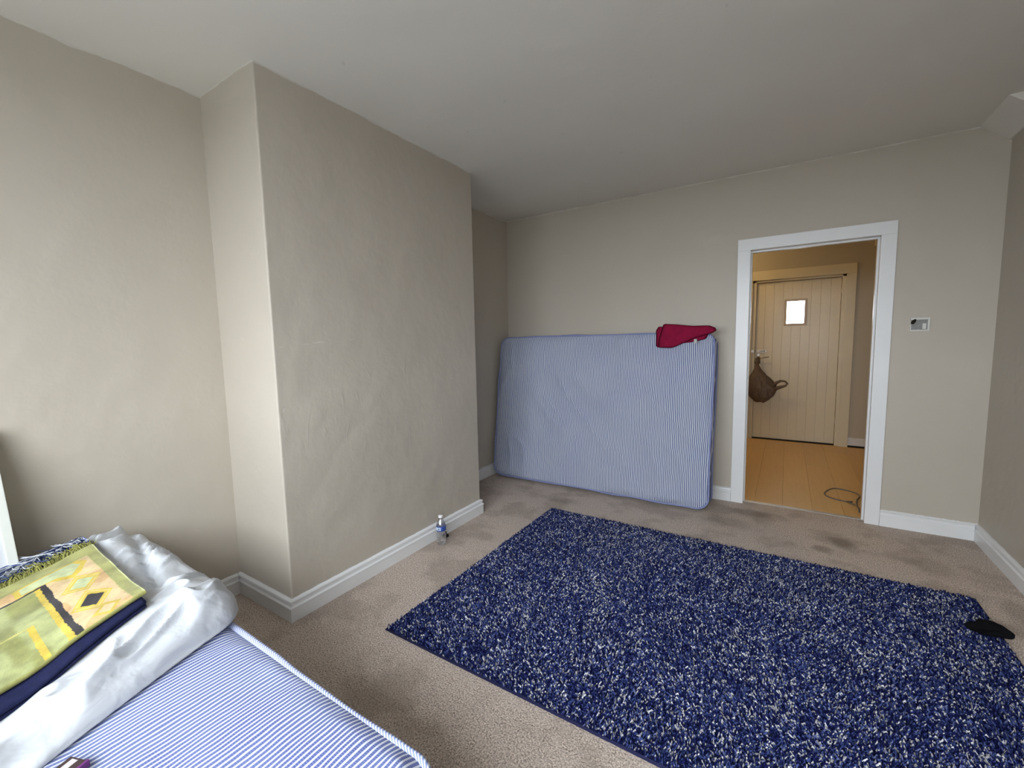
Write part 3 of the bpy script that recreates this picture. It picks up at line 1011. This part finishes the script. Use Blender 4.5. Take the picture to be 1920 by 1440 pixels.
def prayer_pattern(U, V, top):
    v = np.minimum(V, 1 - V)
    jit = (vnoise(U * 60, V * 60, 3) - 0.5) * 0.004
    u_, v_ = U + jit, v + jit * 0.6
    C = np.empty(U.shape + (3,)); C[:] = GREEN
    C[(v_ < 0.006) & (v_ > 0.001)] = (0.60, 0.62, 0.30)                       # pale selvedge line
    field = (u_ > 0.13) & (v_ > 0.045)
    C[field] = CREAM
    b1 = field & ((u_ < 0.143) | (v_ < 0.049))
    C[b1] = (0.62, 0.50, 0.22)
    og = field & (vnoise(U * 6, V * 14, 9) > 0.60)
    C[og] = 0.45 * CREAM + 0.55 * ORG
    C[in_poly(u_, v_, [(0.128, 0.305), (0.128, 0.085), (0.20, 0.058), (0.31, 0.095), (0.345, 0.13), (0.255, 0.195), (0.235, 0.305)])] = YEL
    C[in_poly(u_, v_, [(0.145, 0.285), (0.145, 0.105), (0.215, 0.085), (0.30, 0.13), (0.245, 0.175), (0.225, 0.285)])] = MINT
    for cu, cv, inner in ((0.475, 0.124, MINT), (0.74, 0.134, BLK)):
        dm = np.abs(u_ - cu) / 0.135 + np.abs(v_ - cv) / 0.072
        C[dm < 1] = YEL
        C[(dm < 0.86) & (dm > 0.80)] = (0.70, 0.56, 0.25)
        C[dm < 0.58] = inner
    C[(np.abs(u_ - 0.93) / 0.08 + np.abs(v_ - 0.12) / 0.05 < 1)] = YEL * 0.95
    C[(np.abs(u_ - 0.93) / 0.05 + np.abs(v_ - 0.12) / 0.03 < 1)] = CREAM
    inn = (u_ > 0.255) & (v_ > 0.25)
    C[inn] = np.array((0.40, 0.43, 0.18))
    sheen_nz = vnoise(U * 5, V * 22, 4)  # uneven satin sheen of the inner panel, painted into the dye colour
    sheen_mix = (sstep(0.35, 0.8, sheen_nz) * inn)[..., None]
    C = C * (1 - sheen_mix) + np.array((0.27, 0.28, 0.085)) * sheen_mix
    C[(u_ > 0.240) & (u_ < 0.257) & (v_ > 0.21)] = BLK * 1.4
    C[(u_ > 0.245) & (v_ > 0.209 + 0.002 * np.sin(U * 31)) & (v_ < 0.231)] = BLK
    C[(u_ > 0.257) & (v_ > 0.231) & (v_ < 0.251)] = YEL
    C[(u_ > 0.645) & (v_ > 0.302) & (v_ < 0.322)] = YEL
    C[(u_ > 0.635) & (u_ < 0.648) & (v_ > 0.302)] = (0.50, 0.46, 0.14)
    C[~top] = GREEN * 0.95
    return C


nav = tag(empty('prayer_mat', (0, 0, 0)), 'folded navy prayer mat with blue and white fringe under the green mat', 'prayer mat')
N00, N10, N01, N11 = (-2.335, 0.452), (-1.600, 0.428), (-2.31, -0.27), (-1.35, -0.28)
no, nP = folded('mat_cloth', N00, N10, N01, N11, 3, 0.0062, 0.004, M_navy, nav, 60, 60, 0.0045)
grn = tag(empty('prayer_mat', (0, 0, 0)), 'green prayer mat with yellow diamonds and a black band folded on the duvet', 'prayer mat')
G00, G10, G01, G11 = (-2.165, 0.447), (-1.635, 0.440), (-2.11, -0.265), (-1.45, -0.27)
go, gP = folded('mat_cloth', G00, G10, G01, G11, 1, 0.010, 0.027, M_prayer, grn, 330, 420, 0.004, prayer_pattern)


def strand_mesh(name, strands, colours, sides=3):
    """strands: list of point lists with radii; one mesh with a colour per strand"""
    V, F, C = [], [], []
    for (pts, rad), c in zip(strands, colours):
        b0 = len(V)
        pts = [Vector(p) for p in pts]
        for i, p in enumerate(pts):
            t = (pts[min(i + 1, len(pts) - 1)] - pts[max(i - 1, 0)]).normalized()
            ref = Vector((0, 0, 1)) if abs(t.z) < 0.85 else Vector((1, 0, 0))
            n1 = t.cross(ref).normalized(); n2 = t.cross(n1)
            r = rad * (0.5 if i == len(pts) - 1 else 1)
            for k in range(sides):
                an = 2 * math.pi * k / sides
                V.append(p + n1 * (r * math.cos(an)) + n2 * (r * math.sin(an))); C.append(c)
        for i in range(len(pts) - 1):
            for k in range(sides):
                F.append((b0 + i * sides + k, b0 + i * sides + (k + 1) % sides, b0 + (i + 1) * sides + (k + 1) % sides, b0 + (i + 1) * sides + k))
    me = bpy.data.meshes.new(name)
    me.from_pydata([tuple(v) for v in V], [], F)
    at = me.color_attributes.new('dye', 'FLOAT_COLOR', 'POINT')
    at.data.foreach_set('color', np.array([(*c, 1) for c in C], np.float32).ravel())
    return me


st, cs = [], []
for k in range(330):
    v = k / 329
    for j in range(2):
        p = gP(0.0, v)
        z = float(duv_h(p[0], p[1])) + 0.039
        L = random.uniform(0.020, 0.038)
        sw = random.uniform(-0.022, 0.022)
        q = [(p[0] + 0.004, p[1], z - 0.004), (p[0] - L * 0.35, p[1] + sw * 0.3, z + random.uniform(0, 0.012)), (p[0] - L * 0.75, p[1] + sw * 0.8, z + random.uniform(-0.006, 0.02)),
             (p[0] - L, p[1] + sw * 1.3, z + random.uniform(-0.014, 0.022))]
        st.append((q, 0.0016)); cs.append(tuple(GREEN * random.uniform(0.55, 1.25)))
tag(link('fringe', strand_mesh('fringe', st, cs), M_dye, grn), 'short olive fringe', kind='stuff')
st, cs = [], []
for k in range(300):
    v = k / 299
    p = nP(0.04, v)
    z = float(duv_h(p[0], p[1])) + 0.038
    L = random.uniform(0.05, 0.13)
    sw = random.choice((-1, 1)) * random.uniform(0.02, 0.14)
    pts = []
    loop = random.random() < 0.4
    for i in range(9):
        t = i / 8
        xx = p[0] + 0.015 + L * (math.sin(math.pi * t) if loop else t) 
        yy = min(0.445, p[1] + sw * t + 0.008 * math.sin(t * 9 + k))
        pts.append((xx, yy, z + 0.002 + 0.006 * math.sin(math.pi * t) + random.uniform(-0.001, 0.001)))
    wht = random.random() < 0.36
    st.append((pts, 0.0017)); cs.append((0.62, 0.66, 0.74) if wht else tuple(np.array((0.06, 0.085, 0.20)) * random.uniform(0.5, 1.6)))
tag(link('fringe', strand_mesh('fringe', st, cs, 4), M_dye, nav), 'long blue and white fringe', kind='stuff')

# ------------------------------------------------------------------ board at the head of the bed, film behind it
bd = tag(empty('framed_board', (-2.262, 0.0, 0.60)), 'white framed board on the duvet, leaning against the left wall', 'board')
bd.rotation_euler = (0, math.radians(-21.5), 0)
M_bframe = simple('white_board_frame', (0.64, 0.66, 0.63), 0.4, 0.4, 0.03)
fw_, y0, y1, z0, z1 = 0.027, -0.62, 0.274, -0.052, 0.485
for nm, q in (('frame_stile', (y1 - fw_, y1, z0, z1)), ('frame_stile', (y0, y0 + fw_, z0, z1)), ('frame_rail', (y0 + fw_, y1 - fw_, z0, z0 + fw_)), ('frame_rail', (y0 + fw_, y1 - fw_, z1 - fw_, z1))):
    box(nm, -0.012, 0.010, q[0], q[1], q[2], q[3], M_bframe, bd, 0.003)
box('board_panel', -0.010, 0.002, y0 + fw_, y1 - fw_, z0 + fw_, z1 - fw_, simple('pale_grey_panel', (0.56, 0.58, 0.62), 0.5, 0.3, 0.12, 8), bd)
uu, vv = np.meshgrid(np.linspace(0, 1, 26), np.linspace(0, 1, 40))
fx = -2.4725 + 0.014 * vnoise(uu * 6, vv * 9, 3)
fy = 0.05 + uu * (0.247 - 0.03 * vnoise(vv * 0 + 1, vv * 4, 4) - 0.012 * (1 - vv))
fz = 0.66 + vv * 0.196 + 0.004 * vnoise(uu * 8, vv, 8)
flm = link('polythene_sheet', grid_mesh('polythene_sheet', fx, fy, fz), M_film, None, True)
flm.modifiers.new('thickness', 'SOLIDIFY').thickness = 0.002
tag(flm, 'crinkled grey polythene stuck to the left wall behind the framed board', 'plastic sheet')

# little booklet at the bed's edge
bk = tag(empty('booklet', (-1.238, 0.206, BZ + 0.007), math.radians(20)), 'small dark booklet with purple edge lying on the bed mattress', 'booklet')
box('cover', -0.045, 0.0, -0.13, 0.0, 0.0, 0.012, simple('brown_print', (0.05, 0.028, 0.03), 0.35, 0.4, 0.4, 20), bk, 0.001)
box('spine', 0.0, 0.006, -0.13, 0.002, -0.001, 0.013, simple('purple_card', (0.14, 0.025, 0.16), 0.4, 0.4), bk, 0.001)
box('pale_print', -0.034, -0.018, -0.125, -0.004, 0.012, 0.0126, simple('pale_print', (0.55, 0.52, 0.52), 0.4), bk)

# ------------------------------------------------------------------ shag rug
RX0, RX1, RY0, RY1 = -1.530, 0.838, 1.258, 2.932
rug = tag(empty('shag_rug', ((RX0 + RX1) / 2, (RY0 + RY1) / 2, 0)), 'large navy shag rug flecked with white and pale blue on the carpet', 'rug')
rcx, rcy = (RX0 + RX1) / 2, (RY0 + RY1) / 2
box('backing', RX0 - rcx, RX1 - rcx, RY0 - rcy, RY1 - rcy, 0.0005, 0.008, simple('navy_backing', (0.012, 0.016, 0.06), 0.95, 0.05, 0.3, 80), rug, 0.002)
hx, hy = (RX1 - RX0) / 2, (RY1 - RY0) / 2
tube('edge_binding', [(-hx, -hy, 0.006), (hx, -hy, 0.006), (hx, hy, 0.006), (-hx, hy, 0.006)], 0.0055, simple('navy_binding', (0.02, 0.022, 0.075), 0.8, 0.2), rug, 8, True)
NT_ = 135000
px = rng.uniform(-hx + 0.004, hx - 0.004, NT_); py = rng.uniform(-hy + 0.004, hy - 0.004, NT_)
wx, wy = px + rcx, py + rcy
den = vnoise(wx * 2.2, wy * 2.2, 41) * 0.6 + vnoise(wx * 6, wy * 6, 42) * 0.4
cl_ = vnoise(wx * 34, wy * 34, 43)
sel = rng.random(NT_)
pw_ = 0.12 + 0.16 * (den - 0.3) + 0.10 * (cl_ > 0.66)
pb_ = 0.36
col = np.empty((NT_, 3))
dk = rng.uniform(0.55, 1.5, (NT_, 1))
col[:] = np.array((0.009, 0.0125, 0.078)) * dk
mb = sel < pw_ + pb_
col[mb] = np.array((0.044, 0.066, 0.205)) * dk[mb]
wh = sel < pw_
col[wh] = np.array((0.70, 0.70, 0.74)) * rng.uniform(0.35, 1.2, (wh.sum(), 1))
lb = rng.random(NT_) < 0.09
col[lb & ~wh] = (0.15, 0.18, 0.38)
ang = rng.uniform(0, 2 * math.pi, NT_) * 0.75 + vnoise(wx * 3, wy * 3, 44) * 5
ln = rng.uniform(0.008, 0.017, NT_)
rad = rng.uniform(0.0022, 0.0037, NT_)
ht = rng.uniform(0.010, 0.021, NT_)
dx, dy = np.cos(ang), np.sin(ang)
edge = np.minimum(hx - np.abs(px), hy - np.abs(py))
ln = np.where(edge < 0.02, ln * 0.6, ln)
# each tuft: a three-sided yarn that rises and flops over: 3 rings and a tip
P0 = np.stack([px, py, np.full(NT_, 0.004)], -1)
P1 = np.stack([px - dx * ln * 0.05, py - dy * ln * 0.05, ht * 0.35], -1)
P2 = np.stack([px + dx * ln * 0.65, py + dy * ln * 0.65, ht * 1.05], -1)
P3 = np.stack([px + dx * ln, py + dy * ln, ht * 0.72], -1)
D = np.stack([dx, dy, np.zeros(NT_)], -1); S_ = np.stack([-dy, dx, np.zeros(NT_)], -1); Zv = np.array((0, 0, 1.0))
r1 = rad[:, None]
verts = []
for P, tang, k in ((P1, 'diag', 1.0), (P2, 'fwd', 1.0)):
    nrm = D * -1 if tang == 'up' else (Zv[None] - D) * 0.7071 if tang == 'diag' else np.broadcast_to(Zv, D.shape)
    for j in range(3):
        an = 2 * math.pi * j / 3 + math.pi / 2
        verts.append(P + (S_ * math.cos(an) + nrm * math.sin(an)) * r1 * k)
verts.append(P3)
VV = np.stack(verts, 1)                              # NT_ x 7 x 3
tri = []
for ring in (0,):
    for j in range(3):
        a0, a1 = ring * 3 + j, ring * 3 + (j + 1) % 3
        b0_, b1_ = a0 + 3, a1 + 3
        tri += [(a0, a1, b1_), (a0, b1_, b0_)]
tri += [(3, 4, 6), (4, 5, 6), (5, 3, 6)]
tri = np.array(tri)
FF = (np.arange(NT_)[:, None, None] * 7 + tri[None]).reshape(-1, 3)
me = bpy.data.meshes.new('pile')
me.vertices.add(NT_ * 7)
me.vertices.foreach_set('co', VV.astype(np.float32).ravel())
nf = len(FF)
me.loops.add(nf * 3)
me.loops.foreach_set('vertex_index', FF.astype(np.int32).ravel())
me.polygons.add(nf)
me.polygons.foreach_set('loop_start', np.arange(0, nf * 3, 3, dtype=np.int32))
me.update(calc_edges=True)
at = me.color_attributes.new('dye', 'FLOAT_COLOR', 'POINT')
cc = np.repeat(np.concatenate([col, np.ones((NT_, 1))], 1)[:, None, :], 7, 1)
at.data.foreach_set('color', cc.astype(np.float32).ravel())
tag(link('pile', me, M_dye, rug, True), kind='stuff')

# ------------------------------------------------------------------ small things
# water bottle by the chimney breast
bt = tag(empty('water_bottle', (-1.892, 2.045, 0.001), math.radians(35)), 'small clear plastic water bottle with blue label by the skirting', 'bottle')
prof = [(0.001, 0.004), (0.018, 0.0), (0.027, 0.004), (0.031, 0.014), (0.031, 0.028), (0.029, 0.032), (0.031, 0.037), (0.031, 0.048), (0.029, 0.052), (0.031, 0.057), (0.0315, 0.07), (0.027, 0.08), (0.0275, 0.09),
        (0.0305, 0.097), (0.031, 0.10), (0.031, 0.128), (0.030, 0.134), (0.026, 0.148), (0.019, 0.163), (0.0135, 0.172), (0.0125, 0.183), (0.012, 0.187)]
lathe('bottle_body', prof, M_bottle, bt, 28)
lathe('cap', [(0.001, 0.183), (0.0145, 0.183), (0.015, 0.185), (0.015, 0.197), (0.0135, 0.199), (0.001, 0.199)], simple('white_cap', (0.78, 0.78, 0.80), 0.35), bt, 20)
wl = NT('blue_bottle_label', 0.35, 0.4)
s = wl.sep(wl.co())
ang_ = wl.n('ShaderNodeMath', operation='ARCTAN2')
wl.t.links.new(s['Y'], ang_.inputs[0]); wl.t.links.new(s['X'], ang_.inputs[1])
pan = wl.math('MULTIPLY', wl.ramp(wl.math('ABSOLUTE', wl.math('ADD', ang_.outputs[0], 2.15)), 0.62, 0.68, 1, 0), wl.ramp(wl.math('ABSOLUTE', wl.math('SUBTRACT', s['Z'], 0.114)), 0.009, 0.0105, 1, 0))
dot = wl.math('MULTIPLY', wl.ramp(wl.math('ABSOLUTE', wl.math('ADD', ang_.outputs[0], 1.95)), 0.16, 0.24, 1, 0), wl.ramp(wl.math('ABSOLUTE', wl.math('SUBTRACT', s['Z'], 0.113)), 0.003, 0.005, 1, 0))
cL = wl.mix(pan, (0.03, 0.075, 0.33), (0.55, 0.66, 0.78))
wl.color(wl.mix(dot, cL, (0.05, 0.10, 0.25)))
lathe('label_wrap', [(0.0316, 0.098), (0.0320, 0.0985), (0.0320, 0.1295), (0.0316, 0.130)], wl.m, bt, 28, cap=False)

# little black clip behind the bottle
ck = tag(empty('hair_clip', (-1.935, 2.135, 0.0)), 'small black plastic claw clip on the carpet behind the water bottle', 'hair clip')
bm = bmesh.new()
for sx in (-1, 1):
    add_box(bm, -0.016, 0.016, sx * 0.004, sx * 0.010, 0.016, 0.022)
    for k in range(4):
        add_box(bm, -0.015 + k * 0.0085, -0.011 + k * 0.0085, sx * 0.006, sx * 0.016, 0.0015, 0.018)
bm_obj('jaws', bm, M_blackpl, ck)
tube('spring', [(-0.012, 0, 0.022), (-0.004, 0, 0.028), (0.006, 0, 0.028), (0.014, 0, 0.022)], 0.004, M_blackpl, ck)
box('thumb_tab', -0.006, 0.006, -0.004, 0.004, 0.024, 0.042, M_blackpl, ck, 0.002)

# crumpled black sock on the rug's edge
uu, vv = np.meshgrid(np.linspace(0, 2 * math.pi, 44), np.linspace(0, math.pi, 30))
sx_, sy_, sz_ = np.sin(vv) * np.cos(uu), np.sin(vv) * np.sin(uu), np.cos(vv)
rn = 1 + np.sin(vv) ** 2 * (0.20 * np.sin(2 * uu + 0.6) + 0.15 * np.sin(3 * uu + 1.9) + 0.08 * np.sin(5 * uu + 0.4)) + 0.14 * np.sin(4 * vv + 2 * uu) * np.sin(vv)
rn += 0.10 * (vnoise(sx_ * 3 + 9, sy_ * 3 + sz_ * 3 + 9, 13) - 0.5)
rn[:, -1] = rn[:, 0]
SX, SY, SZ = sx_ * 0.052 * rn, sy_ * 0.044 * rn, sz_ * 0.030 * rn
SY = SY + 0.012 * np.sin(SX * 30)
sk_ = link('black_sock', grid_mesh('black_sock', SX, SY, SZ), M_black, None, True)
bmx = bmesh.new(); bmx.from_mesh(sk_.data); bmesh.ops.remove_doubles(bmx, verts=bmx.verts, dist=0.0004); bmx.to_mesh(sk_.data); bmx.free()
sk_.location = (0.784, 2.572, 0.054); sk_.rotation_euler = (0, 0, math.radians(-28))
tag(sk_, 'crumpled black sock lying on the edge of the navy rug', 'sock')

# broken light switch right of the doorway
sw = tag(empty('light_switch', (0.731, YF, 1.391)), 'broken white light switch with grey inside showing, right of the doorway', 'light switch')
boxes('plate_frame', [(-0.048, 0.047, -0.011, 0, 0.031, 0.044), (-0.048, 0.047, -0.011, 0, -0.043, -0.034), (0.036, 0.047, -0.011, 0, -0.034, 0.031),
                      (-0.048, -0.043, -0.009, 0, -0.034, 0.012)], M_plastic, sw, 0.002)
box('back_box', -0.043, 0.036, -0.004, 0, -0.034, 0.031, M_grey, sw)
box('mounting_lug', 0.012, 0.03, -0.008, -0.004, -0.030, 0.006, M_plastic, sw, 0.001)
bm = bmesh.new()
pts = [(-0.047, 0.004), (-0.043, 0.022), (-0.030, 0.036), (-0.020, 0.033), (-0.022, 0.020), (-0.031, 0.004)]
A = [bm.verts.new((x, -0.0125, z)) for x, z in pts]; B = [bm.verts.new((x, -0.004, z)) for x, z in pts]
bm.faces.new(A); bm.faces.new(B)
for k in range(6): bm.faces.new((A[k], A[(k + 1) % 6], B[(k + 1) % 6], B[k]))
tag(bm_obj('broken_corner', bm, M_dark, sw), 'dark hole at the broken corner')

# crimson cloth over the leaning mattress
def pillow_poly(name, poly, y0, thick, m, parent, seed, lean=0.0, step=0.008):
    """a soft folded cloth from an outline in x,z"""
    P = np.array(poly)
    x0, x1, z0, z1 = P[:, 0].min(), P[:, 0].max(), P[:, 1].min(), P[:, 1].max()
    bm = bmesh.new()
    ring = []
    # rounded dense outline
    pts = []
    n = len(P)
    for i in range(n):
        a_, b_, c_ = P[i - 1], P[i], P[(i + 1) % n]
        p_, q_ = b_ + (a_ - b_) * 0.18, b_ + (c_ - b_) * 0.18
        for t in np.linspace(0, 1, 5): pts.append((1 - t) ** 2 * p_ + 2 * t * (1 - t) * b_ + t * t * q_)
    pts = np.array(pts)
    ctr = pts.mean(0)
    K = 9
    front, back = [], []
    for k in range(K + 1):
        s_ = k / K                         # 1 = rim, 0 = centre
        sc_ = 1 - (1 - s_) ** 1.0
        rowf, rowb = [], []
        for q in pts:
            w_ = ctr + (q - ctr) * sc_
            bulge = math.sqrt(max(0, 1 - sc_ ** 3.2)) * thick
            nz = (float(vnoise(w_[0] * 16, w_[1] * 16, seed)) - 0.5) * 0.022 * (1 - sc_ ** 4)
            yy = y0 + lean * (w_[1] - z0)
            rowf.append(bm.verts.new((w_[0], yy - bulge - nz, w_[1])))
            rowb.append(bm.verts.new((w_[0], yy + thick * 0.25 * math.sqrt(max(0, 1 - sc_ ** 3)), w_[1])))
        front.append(rowf); back.append(rowb)
    for rows in (front, back):
        for A, B in zip(rows, rows[1:]):
            for k in range(len(pts)):
                bm.faces.new((A[k], A[(k + 1) % len(pts)], B[(k + 1) % len(pts)], B[k]))
    bmesh.ops.remove_doubles(bm, verts=bm.verts, dist=0.0005)
    return bm_obj(name, bm, m, parent, True)


cl = tag(empty('crimson_cloth', (0, 0, 0)), 'folded crimson fleece cloth draped over the top of the leaning mattress', 'cloth')
pillow_poly('back_fold', [(-0.893, 1.262), (-0.900, 1.40), (-0.880, 1.432), (-0.80, 1.425), (-0.60, 1.40), (-0.505, 1.358), (-0.525, 1.322), (-0.62, 1.302), (-0.78, 1.268)], 3.577, 0.020, M_red, cl, 3, 0.14)
pillow_poly('front_fold', [(-0.872, 1.262), (-0.868, 1.33), (-0.838, 1.452), (-0.74, 1.444), (-0.617, 1.428), (-0.50, 1.427), (-0.455, 1.408), (-0.447, 1.386), (-0.475, 1.368), (-0.60, 1.332), (-0.76, 1.258)], 3.549, 0.028, M_red, cl, 5, 0.14)
tag(box('care_tag', -0.596, -0.574, 3.515, 3.517, 1.292, 1.325, simple('grey_tag', (0.42, 0.42, 0.42), 0.6), cl), 'small grey care tag')
